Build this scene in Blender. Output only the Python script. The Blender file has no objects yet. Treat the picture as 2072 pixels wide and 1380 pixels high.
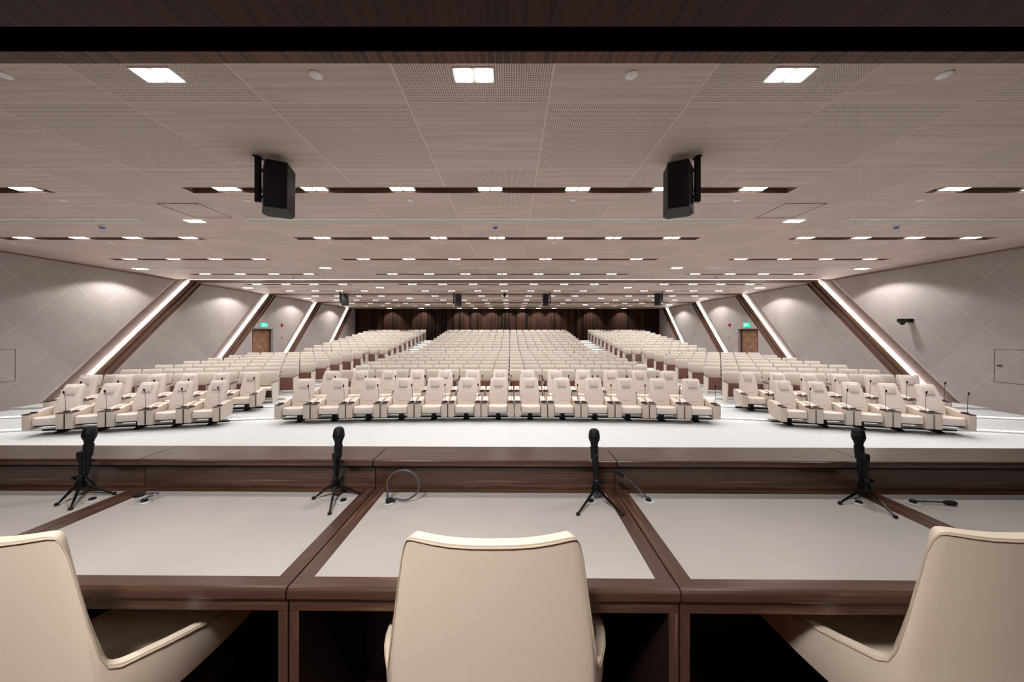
import bpy, bmesh, math, random
from mathutils import Vector, Matrix
random.seed(7)
SC = bpy.context.scene
COL = SC.collection
PI = math.pi

# ------------------------------------------------------------------ camera, world, exposure
F = 700.0                 # focal length in pixels of the 2072 px wide frame
CZ = 1.92                 # eye height over the hall floor
cam = bpy.data.objects.new('camera', bpy.data.cameras.new('camera'))
COL.objects.link(cam)
cam.location = (0, 0, CZ)
cam.rotation_euler = (PI / 2, 0, 0)
cam.data.sensor_width = 36.0
cam.data.lens = 36.0 * F / 2072.0
cam.data.shift_x = -(1033 - 1036) / 2072.0
cam.data.shift_y = (677 - 690) / 2072.0
cam.data.clip_start = 0.05
cam.data.clip_end = 100
SC.camera = cam
w = bpy.data.worlds.new('world'); SC.world = w
w.use_nodes = True
w.node_tree.nodes['Background'].inputs[0].default_value = (0.02, 0.018, 0.016, 1)
w.node_tree.nodes['Background'].inputs[1].default_value = 0.3
SC.view_settings.view_transform = 'Standard'
SC.view_settings.look = 'None'
SC.view_settings.gamma = 1.0
SC.view_settings.use_curve_mapping = False
SC.view_settings.exposure = 0.22
SC.cycles.max_bounces = 7
SC.cycles.diffuse_bounces = 5
SC.cycles.glossy_bounces = 3
SC.cycles.transmission_bounces = 2
SC.cycles.caustics_reflective = False
SC.cycles.caustics_refractive = False
SC.cycles.sample_clamp_indirect = 4.0
SC.cycles.use_light_tree = True

# light levels (watts of each kind of fitting)
W_TROUGH = 60.0
W_HALL = 60.0
W_WASH = 130.0
W_BACK = 130.0
W_STAGE = 22.0
W_KEY = 820.0
E_LENS = 15.0             # glow of the lamp glass
E_COVE = 26.0             # LED line in the wooden coves
E_STEP = 4.0

CEIL = 1.975 + CZ         # hall ceiling
AX = -0.28                # axis of the room
XL, XR = -11.95, 11.45    # side walls
YB = 26.6                 # back wall
ST = CZ - 1.5             # stage floor
DT = CZ - 0.75            # desk top

def P(px, py, Y):
    "point that shows at pixel (px, py) at distance Y"
    return Vector(((px - 1033) * Y / F, Y, CZ + (677 - py) * Y / F))
def PZ(px, py, z):
    "point at height z that shows at pixel (px, py)"
    Y = (CZ - z) * F / (py - 677)
    return Vector(((px - 1033) * Y / F, Y, z))

# ------------------------------------------------------------------ materials
def lin(c):
    c = c / 255.0
    return c / 12.92 if c <= 0.04045 else ((c + 0.055) / 1.055) ** 2.4
def rgb(r, g, b): return (lin(r), lin(g), lin(b), 1)
def new_mat(name, col, rough=0.5, metal=0.0, spec=0.5, emit=None, es=0.0, coat=0.0):
    m = bpy.data.materials.new(name); m.use_nodes = True
    b = m.node_tree.nodes['Principled BSDF']
    b.inputs['Base Color'].default_value = col
    b.inputs['Roughness'].default_value = rough
    b.inputs['Metallic'].default_value = metal
    b.inputs['Specular IOR Level'].default_value = spec
    b.inputs['Coat Weight'].default_value = coat
    b.inputs['Coat Roughness'].default_value = 0.25
    if emit:
        b.inputs['Emission Color'].default_value = emit
        b.inputs['Emission Strength'].default_value = es
    return m
class NT:
    def __init__(s, m):
        s.t = m.node_tree; s.n = s.t.nodes; s.l = s.t.links; s.b = s.n['Principled BSDF']
        s.co = s.n.new('ShaderNodeTexCoord')
    def map(s, scale, loc=(0, 0, 0)):
        k = s.n.new('ShaderNodeMapping'); k.inputs['Scale'].default_value = scale
        k.inputs['Location'].default_value = loc
        s.l.new(s.co.outputs['Object'], k.inputs[0]); return k.outputs[0]
    def noise(s, v, scale, detail=3, rough=0.55, dist=0.0):
        k = s.n.new('ShaderNodeTexNoise'); k.inputs['Scale'].default_value = scale
        k.inputs['Detail'].default_value = detail; k.inputs['Roughness'].default_value = rough
        k.inputs['Distortion'].default_value = dist
        s.l.new(v, k.inputs['Vector']); return k.outputs['Fac']
    def ramp(s, f, stops):
        k = s.n.new('ShaderNodeValToRGB'); e = k.color_ramp.elements
        while len(e) < len(stops): e.new(0.5)
        for i, (p, c) in enumerate(stops): e[i].position = p; e[i].color = c
        s.l.new(f, k.inputs[0]); return k.outputs[0]
    def mth(s, op, a, b=None, c=None):
        k = s.n.new('ShaderNodeMath'); k.operation = op
        for i, v in enumerate((a, b, c)):
            if v is None: continue
            if isinstance(v, (int, float)): k.inputs[i].default_value = v
            else: s.l.new(v, k.inputs[i])
        return k.outputs[0]
    def mix(s, f, a, b, mode='MIX'):
        k = s.n.new('ShaderNodeMix'); k.data_type = 'RGBA'; k.blend_type = mode
        for i, v in ((0, f), (6, a), (7, b)):
            if isinstance(v, (int, float, tuple)): k.inputs[i].default_value = v
            else: s.l.new(v, k.inputs[i])
        return k.outputs[2]
    def sep(s, v=None):
        k = s.n.new('ShaderNodeSeparateXYZ'); s.l.new(v or s.co.outputs['Object'], k.inputs[0]); return k.outputs
    def color(s, c): s.l.new(c, s.b.inputs['Base Color'])
    def bump(s, h, strength=0.3, dist=0.01):
        k = s.n.new('ShaderNodeBump'); k.inputs['Strength'].default_value = strength
        k.inputs['Distance'].default_value = dist
        s.l.new(h, k.inputs['Height']); s.l.new(k.outputs[0], s.b.inputs['Normal'])
def wood(name, dark, mid, light, scale, rough=0.35, coat=0.15, amount=1.0):
    "scale: small along the grain, large across it"
    m = new_mat(name, mid, rough, coat=coat); t = NT(m)
    f = t.noise(t.map(scale), 1.0, 5, 0.62, 0.35)
    c = t.ramp(f, [(0.27, dark), (0.43, mid), (0.56, mid), (0.74, light)])
    f2 = t.noise(t.map((scale[0] * 5, scale[1] * 5, scale[2] * 5)), 1.0, 3)
    c = t.mix(t.mth('MULTIPLY', f2, 0.45), c, dark)
    t.color(c); t.bump(f2, 0.06, 0.002)
    return m
WD, WM, WL = rgb(28, 16, 11), rgb(84, 57, 45), rgb(146, 108, 87)
M = {}
M['wood_x'] = wood('walnut_grain_x', WD, WM, WL, (1.6, 52, 60), 0.28, 0.35)
M['wood_y'] = wood('walnut_grain_y', WD, WM, WL, (52, 1.6, 60), 0.28, 0.35)
M['wood_z'] = wood('walnut_grain_z', WD, WM, WL, (52, 52, 1.6), 0.36, 0.15)
M['wood_dark'] = wood('dark_walnut', rgb(24, 12, 9), rgb(44, 25, 19), rgb(66, 39, 30), (1.5, 14, 14), 0.5, 0.05)
M['seat_wood'] = wood('seat_walnut', rgb(92, 58, 50), rgb(122, 82, 72), rgb(138, 96, 84), (6, 6, 2), 0.45, 0.1)
M['cove_wood'] = wood('cove_wood', rgb(84, 58, 46), rgb(108, 78, 64), rgb(122, 90, 76), (2.0, 2.0, 2.0), 0.42, 0.1)
M['door_wood'] = new_mat('door_veneer', rgb(140, 102, 80), 0.45); t = NT(M['door_wood'])
s_ = t.sep(); a_ = t.mth('FRACT', t.mth('MULTIPLY', t.mth('ADD', s_[1], s_[2]), 1.6)); b_ = t.mth('FRACT', t.mth('MULTIPLY', t.mth('SUBTRACT', s_[1], s_[2]), 1.6))
t.color(t.mix(t.mth('MULTIPLY', t.mth('GREATER_THAN', a_, b_), 0.5), rgb(128, 90, 68), rgb(156, 118, 94)))

# slatted timber of the proscenium and the back wall
def slats(name, dark, light, pitch, axis=0, rough=0.5):
    m = new_mat(name, dark, rough, spec=0.15); t = NT(m); s = t.sep()
    x = t.mth('DIVIDE', s[axis], pitch)
    cell = t.mth('FLOOR', x); fr = t.mth('FRACT', x)
    k = t.n.new('ShaderNodeTexWhiteNoise'); k.noise_dimensions = '1D'; t.l.new(cell, k.inputs['W'])
    g = t.noise(t.map((30, 1.2, 1.2) if axis == 0 else (1.2, 30, 1.2)), 1.0, 4)
    f = t.mth('ADD', t.mth('MULTIPLY', k.outputs[0], 0.6), t.mth('MULTIPLY', g, 0.4))
    c = t.ramp(f, [(0.2, dark), (0.8, light)])
    edge = t.mth('LESS_THAN', fr, 0.12)
    c = t.mix(t.mth('MULTIPLY', edge, 0.8), c, (light[0] * 1.7, light[1] * 1.5, light[2] * 1.4, 1))
    t.color(c); t.bump(t.mth('MULTIPLY', edge, -1), 0.4, 0.01)
    return m
M['soffit'] = slats('slatted_soffit', rgb(80, 58, 50), rgb(106, 78, 68), 0.056)
M['soffit_dark'] = slats('dark_slatted_soffit', rgb(38, 16, 9), rgb(58, 28, 17), 0.056)
M['back_wall'] = slats('slatted_back_wall', rgb(13, 7, 5), rgb(56, 35, 25), 0.27, rough=0.85)

# ceiling tiles: square boards, plain grain and perforated ones in turn
m = M['ceiling'] = new_mat('ceiling_boards', rgb(190, 170, 158), 0.6, spec=0.3); t = NT(m); s = t.sep()
TX = 1.2; TY = 1.19
u = t.mth('DIVIDE', t.mth('SUBTRACT', s[0], AX - TX / 2), TX)
v = t.mth('DIVIDE', t.mth('SUBTRACT', s[1], 2.945 - TY), TY)
par = t.mth('MODULO', t.mth('ADD', t.mth('ADD', t.mth('FLOOR', u), t.mth('FLOOR', v)), 100.0), 2.0)
g = t.noise(t.map((0.55, 17, 1)), 1.0, 5, 0.6, 0.3)
plain = t.ramp(g, [(0.25, rgb(182, 161, 151)), (0.5, rgb(200, 181, 171)), (0.62, rgb(208, 190, 181)), (0.75, rgb(190, 169, 160))])
dx = t.mth('SUBTRACT', t.mth('FRACT', t.mth('DIVIDE', s[0], 0.0185)), 0.5)
dy = t.mth('SUBTRACT', t.mth('FRACT', t.mth('DIVIDE', s[1], 0.0185)), 0.5)
rr = t.mth('ADD', t.mth('MULTIPLY', dx, dx), t.mth('MULTIPLY', dy, dy))
dot = t.mth('LESS_THAN', rr, 0.085)
perf = t.mix(dot, rgb(214, 197, 186), rgb(112, 92, 85))
c = t.mix(t.mth('LESS_THAN', par, 0.5), plain, perf)
fu = t.mth('ABSOLUTE', t.mth('SUBTRACT', t.mth('FRACT', u), 0.5)); fv = t.mth('ABSOLUTE', t.mth('SUBTRACT', t.mth('FRACT', v), 0.5))
seam = t.mth('GREATER_THAN', t.mth('MAXIMUM', fu, fv), 0.4955)
t.color(t.mix(seam, c, rgb(225, 205, 192)))

# side walls: grey plaster with a diagonal net of pale joints
m = M['side_wall'] = new_mat('side_wall_plaster', rgb(168, 158, 156), 0.75, spec=0.25); t = NT(m); s = t.sep()
p_ = t.mth('DIVIDE', s[1], 1.18); q_ = t.mth('DIVIDE', s[2], 1.24)
e1 = t.mth('ABSOLUTE', t.mth('SUBTRACT', t.mth('FRACT', t.mth('ADD', t.mth('ADD', p_, q_), 0.5)), 0.5))
e2 = t.mth('ABSOLUTE', t.mth('SUBTRACT', t.mth('FRACT', t.mth('ADD', t.mth('SUBTRACT', p_, q_), 0.5)), 0.5))
ln = t.mth('LESS_THAN', t.mth('MINIMUM', e1, e2), 0.0085)
n1 = t.noise(t.map((1, 1, 1)), 0.8, 4)
n2 = t.noise(t.map((1, 1, 1)), 2.2, 2)
base = t.ramp(n1, [(0.3, rgb(161, 151, 149)), (0.7, rgb(176, 166, 164))])
t.color(t.mix(t.mth('MULTIPLY', ln, t.mth('MULTIPLY', t.mth('SUBTRACT', n2, 0.18), 1.1)), base, rgb(206, 197, 194)))

# pale carpet
m = M['carpet'] = new_mat('pale_carpet', rgb(214, 216, 217), 0.95, spec=0.1); t = NT(m)
n1 = t.noise(t.map((1, 1, 1)), 45, 2); n2 = t.noise(t.map((1, 1, 1)), 1.5, 3)
c = t.ramp(n1, [(0.3, rgb(193, 195, 196)), (0.55, rgb(211, 213, 214))])
t.color(t.mix(t.mth('MULTIPLY', n2, 0.25), c, rgb(204, 205, 206))); t.bump(n1, 0.3, 0.004)
m = M['riser'] = new_mat('riser_carpet', rgb(214, 215, 214), 0.95, spec=0.1)

def leather(name, col, rough=0.42):
    m = new_mat(name, col, rough, spec=0.4); t = NT(m)
    n = t.noise(t.map((1, 1, 1)), 260, 3); n2 = t.noise(t.map((1, 1, 1)), 3, 2)
    t.color(t.mix(t.mth('MULTIPLY', n2, 0.3), col, (col[0] * .88, col[1] * .87, col[2] * .85, 1)))
    t.bump(n, 0.12, 0.0015); return m
M['cream'] = leather('cream_leather', rgb(230, 212, 192), 0.38)
M['seam'] = new_mat('piping_seam', rgb(196, 180, 156), 0.6)
M['vip'] = leather('pale_seat_leather', rgb(224, 212, 203), 0.5)
M['vip_side'] = leather('pale_armrest_leather', rgb(208, 193, 180), 0.55)
M['vip_seam_shade'] = new_mat('stitched_groove_and_shade', rgb(128, 108, 98), 0.7)
M['fabric'] = leather('pale_seat_fabric', rgb(226, 218, 208), 0.8)
M['fabric_shaded'] = leather('shaded_pad_fabric', rgb(210, 200, 188), 0.85)  # darker than the shell: shading of the inset pad put into its colour
M['mat'] = new_mat('desk_mat_leather', rgb(186, 177, 172), 0.55, spec=0.35); t = NT(M['mat'])
n = t.noise(t.map((1, 1, 1)), 320, 2); t.bump(n, 0.15, 0.001)
n2 = t.noise(t.map((1, 1, 1)), 2.5, 2); t.color(t.ramp(n2, [(0.3, rgb(170, 163, 158)), (0.7, rgb(179, 171, 166))]))
M['black'] = new_mat('black_plastic', rgb(15, 15, 17), 0.55, spec=0.35)
M['black_soft'] = new_mat('black_foam', rgb(16, 16, 17), 0.9)
M['black_metal'] = new_mat('black_lacquer', rgb(18, 18, 20), 0.25, 0.3)
m = M['grille'] = new_mat('black_wire_mesh', rgb(26, 26, 28), 0.5, 0.4); t = NT(m)
t.bump(t.noise(t.map((1, 1, 1)), 420, 1), 0.6, 0.002)
M['grey_tube'] = new_mat('grey_flexible_tube', rgb(92, 92, 100), 0.32, 0.4)
M['chrome'] = new_mat('bright_metal', rgb(214, 214, 216), 0.16, 1.0)
M['ring'] = new_mat('satin_ring', rgb(206, 204, 200), 0.35, 0.35)
M['glass_ring'] = new_mat('pale_ring', rgb(205, 203, 200), 0.15, 0.5)
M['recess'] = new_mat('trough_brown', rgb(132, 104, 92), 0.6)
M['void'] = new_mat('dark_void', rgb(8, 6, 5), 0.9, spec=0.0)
M['white'] = new_mat('white_enamel', rgb(236, 234, 230), 0.4)
M['air'] = new_mat('pale_green_louvre', rgb(222, 228, 218), 0.4)
M['blue'] = new_mat('blue_dome', rgb(60, 96, 205), 0.3)
M['red'] = new_mat('red_plastic', rgb(168, 14, 26), 0.35)
M['lens'] = new_mat('lamp_glass', rgb(255, 255, 255), 0.4, emit=(1.0, 0.965, 0.93, 1), es=E_LENS)
M['led'] = new_mat('led_line', rgb(255, 255, 255), 0.4, emit=(1.0, 0.95, 0.92, 1), es=E_COVE)
M['led_soft'] = new_mat('soft_led_line', rgb(255, 255, 255), 0.4, emit=(1.0, 0.93, 0.88, 1), es=1.6)
M['step_led'] = new_mat('step_led', rgb(255, 255, 255), 0.4, emit=(1.0, 0.99, 0.98, 1), es=E_STEP)
M['sign'] = new_mat('sign_green', rgb(30, 200, 150), 0.4, emit=rgb(40, 225, 170), es=1.1)
M['sign_white'] = new_mat('sign_white', rgb(240, 255, 250), 0.4, emit=rgb(225, 255, 245), es=1.2)
M['gap'] = new_mat('dark_gap', rgb(28, 22, 20), 0.8)
M['brass'] = new_mat('brass_pin', rgb(196, 170, 90), 0.3, 0.9)
M['stage_floor'] = wood('stage_floor_boards', rgb(58, 38, 30), rgb(88, 58, 47), rgb(108, 74, 60), (18, 1.2, 10), 0.45, 0.1)
M['floor_seam'] = new_mat('carpet_joint', rgb(198, 198, 196), 0.9)

# ------------------------------------------------------------------ mesh helpers
def B(): return bmesh.new()
def mesh(name, bm, mats, smooth=False, angle=None):
    me = bpy.data.meshes.new(name); bmesh.ops.recalc_face_normals(bm, faces=bm.faces)
    bm.to_mesh(me); bm.free()
    for k in (mats if isinstance(mats, (list, tuple)) else [mats]): me.materials.append(M[k])
    if smooth:
        for p in me.polygons: p.use_smooth = True
        if angle:
            try: me.set_sharp_from_angle(angle=math.radians(angle))
            except Exception: pass
    return me
def link(name, me, parent=None, loc=None, rot=None):
    o = bpy.data.objects.new(name, me); COL.objects.link(o)
    if parent: o.parent = parent
    if loc is not None: o.location = loc
    if rot is not None: o.rotation_euler = rot
    return o
def obj(name, bm, mats, parent=None, smooth=False, angle=35, loc=None, rot=None):
    return link(name, mesh(name, bm, mats, smooth, angle if smooth else None), parent, loc, rot)
def empty(name, loc=(0, 0, 0), rz=0.0):
    o = bpy.data.objects.new(name, None); COL.objects.link(o); o.location = loc; o.rotation_euler = (0, 0, rz)
    o.empty_display_size = 0.1; return o
def tag(o, label, cat, group=None, kind=None):
    o['label'] = label; o['category'] = cat
    if group: o['group'] = group
    if kind: o['kind'] = kind
    return o
def struct(o, label=None):
    o['kind'] = 'structure'
    if label: o['label'] = label
    return o
def kids(o, table={}): return table.setdefault(o.name, list(o.children))
def dup(o, parent=None, scale=None):
    c = o.copy(); COL.objects.link(c); c.parent = parent
    for ch in kids(o): dup(ch, c)
    return c
def merge(bm, tb, mtx=None, mi=0):
    if mtx is not None: bmesh.ops.transform(tb, matrix=mtx, verts=tb.verts)
    vm = [bm.verts.new(v.co) for v in tb.verts]
    for f in tb.faces:
        try: nf = bm.faces.new([vm[v.index] for v in f.verts]); nf.material_index = mi; nf.smooth = f.smooth
        except ValueError: pass
    tb.free()
def box(bm, x0, x1, y0, y1, z0, z1, r=0.0, seg=1, mi=0, mtx=None):
    t = bmesh.new(); bmesh.ops.create_cube(t, size=1.0)
    bmesh.ops.scale(t, vec=(x1 - x0, y1 - y0, z1 - z0), verts=t.verts)
    if r > 0: bmesh.ops.bevel(t, geom=list(t.edges), offset=r, segments=seg, profile=0.5, affect='EDGES')
    bmesh.ops.translate(t, vec=((x0 + x1) / 2, (y0 + y1) / 2, (z0 + z1) / 2), verts=t.verts)
    t.verts.index_update(); merge(bm, t, mtx, mi)
def quad(bm, pts, mi=0):
    f = bm.faces.new([bm.verts.new(p) for p in pts]); f.material_index = mi; return f
def prism(bm, poly, axis, a0, a1, r=0.0, seg=2, mi=0):
    "extrude a 2-D outline; axis x: (y,z), y: (x,z), z: (x,y)"
    def mk(p, a): return {'x': (a, p[0], p[1]), 'y': (p[0], a, p[1]), 'z': (p[0], p[1], a)}[axis]
    t = bmesh.new(); A = [t.verts.new(mk(p, a0)) for p in poly]; C = [t.verts.new(mk(p, a1)) for p in poly]
    t.faces.new(A); t.faces.new(C[::-1]); n = len(poly)
    for i in range(n): t.faces.new((A[i], C[i], C[(i + 1) % n], A[(i + 1) % n]))
    bmesh.ops.recalc_face_normals(t, faces=t.faces)
    if r > 0: bmesh.ops.bevel(t, geom=list(t.edges), offset=r, segments=seg, profile=0.5, affect='EDGES')
    t.verts.index_update(); merge(bm, t, None, mi)
def loft(bm, rings, cap=True, closed=False, mi=0):
    R = [[bm.verts.new(p) for p in r] for r in rings]; n = len(R[0])
    m_ = len(R)
    for i in range(m_ if closed else m_ - 1):
        a, b = R[i], R[(i + 1) % m_]
        for j in range(n):
            f = bm.faces.new((a[j], a[(j + 1) % n], b[(j + 1) % n], b[j])); f.material_index = mi; f.smooth = True
    if cap and not closed:
        for r in (R[0][::-1], R[-1]):
            f = bm.faces.new(r); f.material_index = mi
def lathe(bm, prof, n=16, mtx=None, mi=0):
    t = bmesh.new()
    loft(t, [[(r * math.cos(2 * PI * k / n), r * math.sin(2 * PI * k / n), z) for k in range(n)] for r, z in prof])
    t.verts.index_update(); merge(bm, t, mtx, mi)
def tube(bm, pts, rad, n=8, closed=False, mi=0):
    pts = [Vector(p) for p in pts]; rings = []
    up = None
    for i, p in enumerate(pts):
        if closed: d = pts[(i + 1) % len(pts)] - pts[i - 1]
        else: d = pts[min(i + 1, len(pts) - 1)] - pts[max(i - 1, 0)]
        d.normalize()
        if up is None: up = Vector((0, 0, 1)) if abs(d.z) < 0.9 else Vector((1, 0, 0))
        a = d.cross(up).normalized(); b = a.cross(d).normalized(); up = b
        r = rad[i] if isinstance(rad, (list, tuple)) else rad
        rings.append([p + a * r * math.cos(2 * PI * k / n) + b * r * math.sin(2 * PI * k / n) for k in range(n)])
    loft(bm, rings, True, closed, mi)
def curve(pts, n=8):
    "Catmull-Rom through the points"
    pts = [Vector(p) for p in pts]; out = []
    for i in range(len(pts) - 1):
        p0 = pts[max(i - 1, 0)]; p1 = pts[i]; p2 = pts[i + 1]; p3 = pts[min(i + 2, len(pts) - 1)]
        for k in range(n):
            t = k / n
            out.append(0.5 * ((2 * p1) + (p2 - p0) * t + (2 * p0 - 5 * p1 + 4 * p2 - p3) * t * t + (-p0 + 3 * p1 - 3 * p2 + p3) * t ** 3))
    out.append(pts[-1]); return out
def rrect(hw, ht, r, n=3):
    "rounded rectangle outline in local (x, y)"
    out = []
    for cx, cy, a0 in ((hw - r, ht - r, 0), (-hw + r, ht - r, PI / 2), (-hw + r, -ht + r, PI), (hw - r, -ht + r, 1.5 * PI)):
        for k in range(n + 1):
            a = a0 + PI / 2 * k / n; out.append((cx + r * math.cos(a), cy + r * math.sin(a)))
    return out
ORD = ['zeroth', 'first', 'second', 'third', 'fourth', 'fifth', 'sixth', 'seventh', 'eighth', 'ninth', 'tenth', 'eleventh', 'twelfth',
       'thirteenth', 'fourteenth', 'fifteenth', 'sixteenth', 'seventeenth', 'eighteenth', 'nineteenth', 'twentieth']

# ------------------------------------------------------------------ hall floor: stepped rows that bend towards the stage at the sides
def sag(x, k=1.0):
    a = abs(x)
    s = 0.24 * (min(a, 5.4) / 4.65) ** 2
    if a > 5.4: s += 0.235 * (a - 5.4)
    return s * k
def row_y(x, y0, k=1.0): return y0 - sag(x, k)
def row_rot(x, k=1.0):
    e = 0.05
    if abs(x) < 5.4: d = (row_y(x + e, 0, k) - row_y(x - e, 0, k)) / (2 * e)
    else: d = -0.235 * k * (1 if x > 0 else -1)
    return math.atan(d)
STEPS = [(8.1, 1, 0.06), (9.2, 1, 0.12)] + [(10.05 + 0.9 * k, 1, 0.165 + 0.045 * k) for k in range(6)]
REAR = [(17.1 + 0.9 * k, 0, 0.42 + 0.117 * k) for k in range(10)]
STEPS = STEPS + REAR
XS = [XL - AX] + [-10 + 1.15 * i for i in range(5)] + [-5.4 + 0.9 * i for i in range(13)] + [5.4 + 1.15 * i for i in range(5)] + [XR - AX]
XS = sorted(set(round(x, 3) for x in XS))
bm = B(); prev = None; z = 0.0
lines = [([(AX + x, 2.6) for x in XS], 0.0)] + [([(AX + x, row_y(x, y, k)) for x in XS], zz) for y, k, zz in STEPS] + [([(AX + x, YB + .02) for x in XS], None)]
for i in range(len(lines) - 1):
    a, za = lines[i]; b, zb = lines[i + 1]
    va = [bm.verts.new((x, y, za)) for x, y in a]; vb = [bm.verts.new((x, y, za)) for x, y in b]
    for j in range(len(a) - 1): bm.faces.new((va[j], va[j + 1], vb[j + 1], vb[j]))
    if zb is not None:
        vc = [bm.verts.new((x, y, zb)) for x, y in b]
        for j in range(len(a) - 1):
            f = bm.faces.new((vb[j], vb[j + 1], vc[j + 1], vc[j])); f.material_index = 1
struct(obj('floor', bm, ['carpet', 'riser']), 'pale grey carpeted hall floor rising in shallow steps')
def step_run(y, k, zz, h, xs, label):
    bm = B()
    for j in range(len(xs) - 1):
        xa, xb = xs[j], xs[j + 1]
        pa = (AX + xa, row_y(xa, y, k) - 0.006); pb = (AX + xb, row_y(xb, y, k) - 0.006)
        quad(bm, [(pa[0], pa[1], zz - h - .004), (pb[0], pb[1], zz - h - .004), (pb[0], pb[1], zz - .004), (pa[0], pa[1], zz - .004)])
        quad(bm, [(pa[0], pa[1], zz - h - .004), (pb[0], pb[1], zz - h - .004), (pb[0], pb[1] + .006, zz - h - .004), (pa[0], pa[1] + .006, zz - h - .004)])
    tag(obj('step_light', bm, 'step_led'), label, 'light strip', 'light strips along the floor steps')
for i, (y, k, zz) in enumerate(STEPS):
    z0 = STEPS[i - 1][2] if i else 0.0
    h = min(0.016, (zz - z0) * 0.5)
    for sd in (-1, 1):
        nm = 'left-hand' if sd < 0 else 'right-hand'
        xs = [4.95, 5.4, 5.95] if i < 8 else [4.75, 6.0]
        step_run(y, k, zz, h, sorted(sd * x for x in xs), 'glowing white strip on %s floor step of the %s aisle' % (ORD[i + 1], nm))
        if i < 2: step_run(y, k, zz, h, sorted(sd * x for x in ([9.3, 10.4, 11.6] if i == 0 else [10.3, 11.6])), 'glowing white strip on %s floor step between %s seats and wall' % (ORD[i + 1], nm))
bm = B()
for k in range(-3, 4):
    x = AX + k * 1.6 + .3
    quad(bm, [(x, 2.6, .002), (x + .012, 2.6, .002), (x + .012, 7.6, .002), (x, 7.6, .002)])
tag(obj('carpet_joints', bm, 'floor_seam'), 'faint pale joints between carpet widths before the first row', 'carpet seam', kind='structure')

# ------------------------------------------------------------------ side walls with slanted wooden light coves
BAY = 4.25
SL = 0.955
def edge_y(z, k): return 12.34 + BAY * k - (CEIL - z) * SL      # near edge of cove k
FW = 1.07
PROF = [(0, 0), (0.02, 0.012), (0.03, 0.012), (0.05, 0.03), (0.20, 0.065), (0.36, 0.105), (0.50, 0.14), (0.60, 0.155),
        (0.60, 0.05), (0.66, 0.04), (0.70, 0.04), (0.70, 0.075), (0.80, 0.075), (0.80, 0.03), (0.90, 0.03), (0.93, 0.06), (0.98, 0.05), (1.0, 0)]
def side_wall(side):
    X = XL if side < 0 else XR
    nm = 'left' if side < 0 else 'right'
    ZB = -0.05
    for k in range(-1, 4):
        yn0 = (lambda z: -3.0) if k == -1 else (lambda z, k=k: edge_y(z, k) + FW)
        yf0 = (lambda z: YB) if k == 3 else (lambda z, k=k: edge_y(z, k + 1))
        oy = 8.92 + BAY * (k + 1); oz = 1.45
        bm = B()
        def face(y0b, y0t, y1b, y1t, z0, z1):
            quad(bm, [(0, y0b - oy, z0 - oz), (0, y1b - oy, z0 - oz), (0, y1t - oy, z1 - oz), (0, y0t - oy, z1 - oz)])
        z0w, z1w = ZB, CEIL
        if k == 0:   # this bay and its neighbours are pierced by the door niche further on
            pass
        DY0, DY1, DZ0, DZ1 = 16.0, 17.43, 0.42, 2.2
        ya = lambda z: yn0(z); yb = lambda z: yf0(z)
        if k == 1:
            # wall bay with the door opening cut out
            face(ya(ZB), ya(DZ0), yb(ZB), yb(DZ0), ZB, DZ0)
            for (za, zb) in ((DZ0, DZ1),):
                face(ya(za), ya(zb), DY0, DY0, za, zb) if ya(za) < DY0 else None
                face(DY1, DY1, yb(za), yb(zb), za, zb)
            face(ya(DZ1), ya(CEIL), yb(DZ1), yb(CEIL), DZ1, CEIL)
        elif k == -1:
            face(-3, -3, yb(ZB), yb(CEIL), ZB, CEIL)
        else:
            t_ = min(CEIL, CEIL)
            if k == 3: face(ya(ZB), ya(CEIL), YB, YB, ZB, CEIL)
            else: face(ya(ZB), ya(CEIL), yb(ZB), yb(CEIL), ZB, CEIL)
        o = obj('wall_%s' % nm, bm, 'side_wall', loc=(X, oy, oz))
        struct(o, 'grey plaster side wall bay with a diagonal net of pale joints')
    # coves
    for k in range(4):
        bm = B(); led = B()
        for i in range(len(PROF) - 1):
            (s0, d0), (s1, d1) = PROF[i], PROF[i + 1]
            def pt(s, d, z): return (X + side * d, edge_y(z, k) + s * FW, z)
            zt = CEIL + 0.16
            quad(bm, [pt(s0, d0, ZB), pt(s1, d1, ZB), pt(s1, d1, zt if d1 > .02 else CEIL), pt(s0, d0, zt if d0 > .02 else CEIL)])
        for (s0, d0, s1, d1) in ((0.592, 0.11, 0.592, 0.14), (0.592, 0.14, 0.582, 0.149)):
            quad(led, [pt(s0, d0, ZB), pt(s1, d1, ZB), pt(s1, d1, CEIL), pt(s0, d0, CEIL)])
        r = obj('light_cove', bm, 'cove_wood')
        tag(r, 'slanted brown wood light cove on the %s wall, %s from the stage' % ('left-hand' if side < 0 else 'right-hand', ORD[k + 1]),
            'light cove', 'slanted wooden light coves on the side walls')
        obj('led_strip', led, 'led', r)
    return X
side_wall(-1); side_wall(1)
# back wall, stage surroundings
bm = B(); quad(bm, [(XL - .2, YB, -.05), (XR + .2, YB, -.05), (XR + .2, YB, CEIL + .2), (XL - .2, YB, CEIL + .2)])
struct(obj('wall_back', bm, 'back_wall'), 'dark brown slatted timber back wall')
bm = B(); quad(bm, [(XL - .2, -3, -.05), (XR + .2, -3, -.05), (XR + .2, -3, CEIL + .6), (XL - .2, -3, CEIL + .6)])
struct(obj('wall_stage', bm, 'back_wall'), 'dark timber wall behind the stage')
bm = B()
box(bm, XL, XR, -3, 2.9, 0.0, ST)
struct(obj('floor_stage', bm, 'stage_floor'), 'dark brown timber stage floor')

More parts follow.
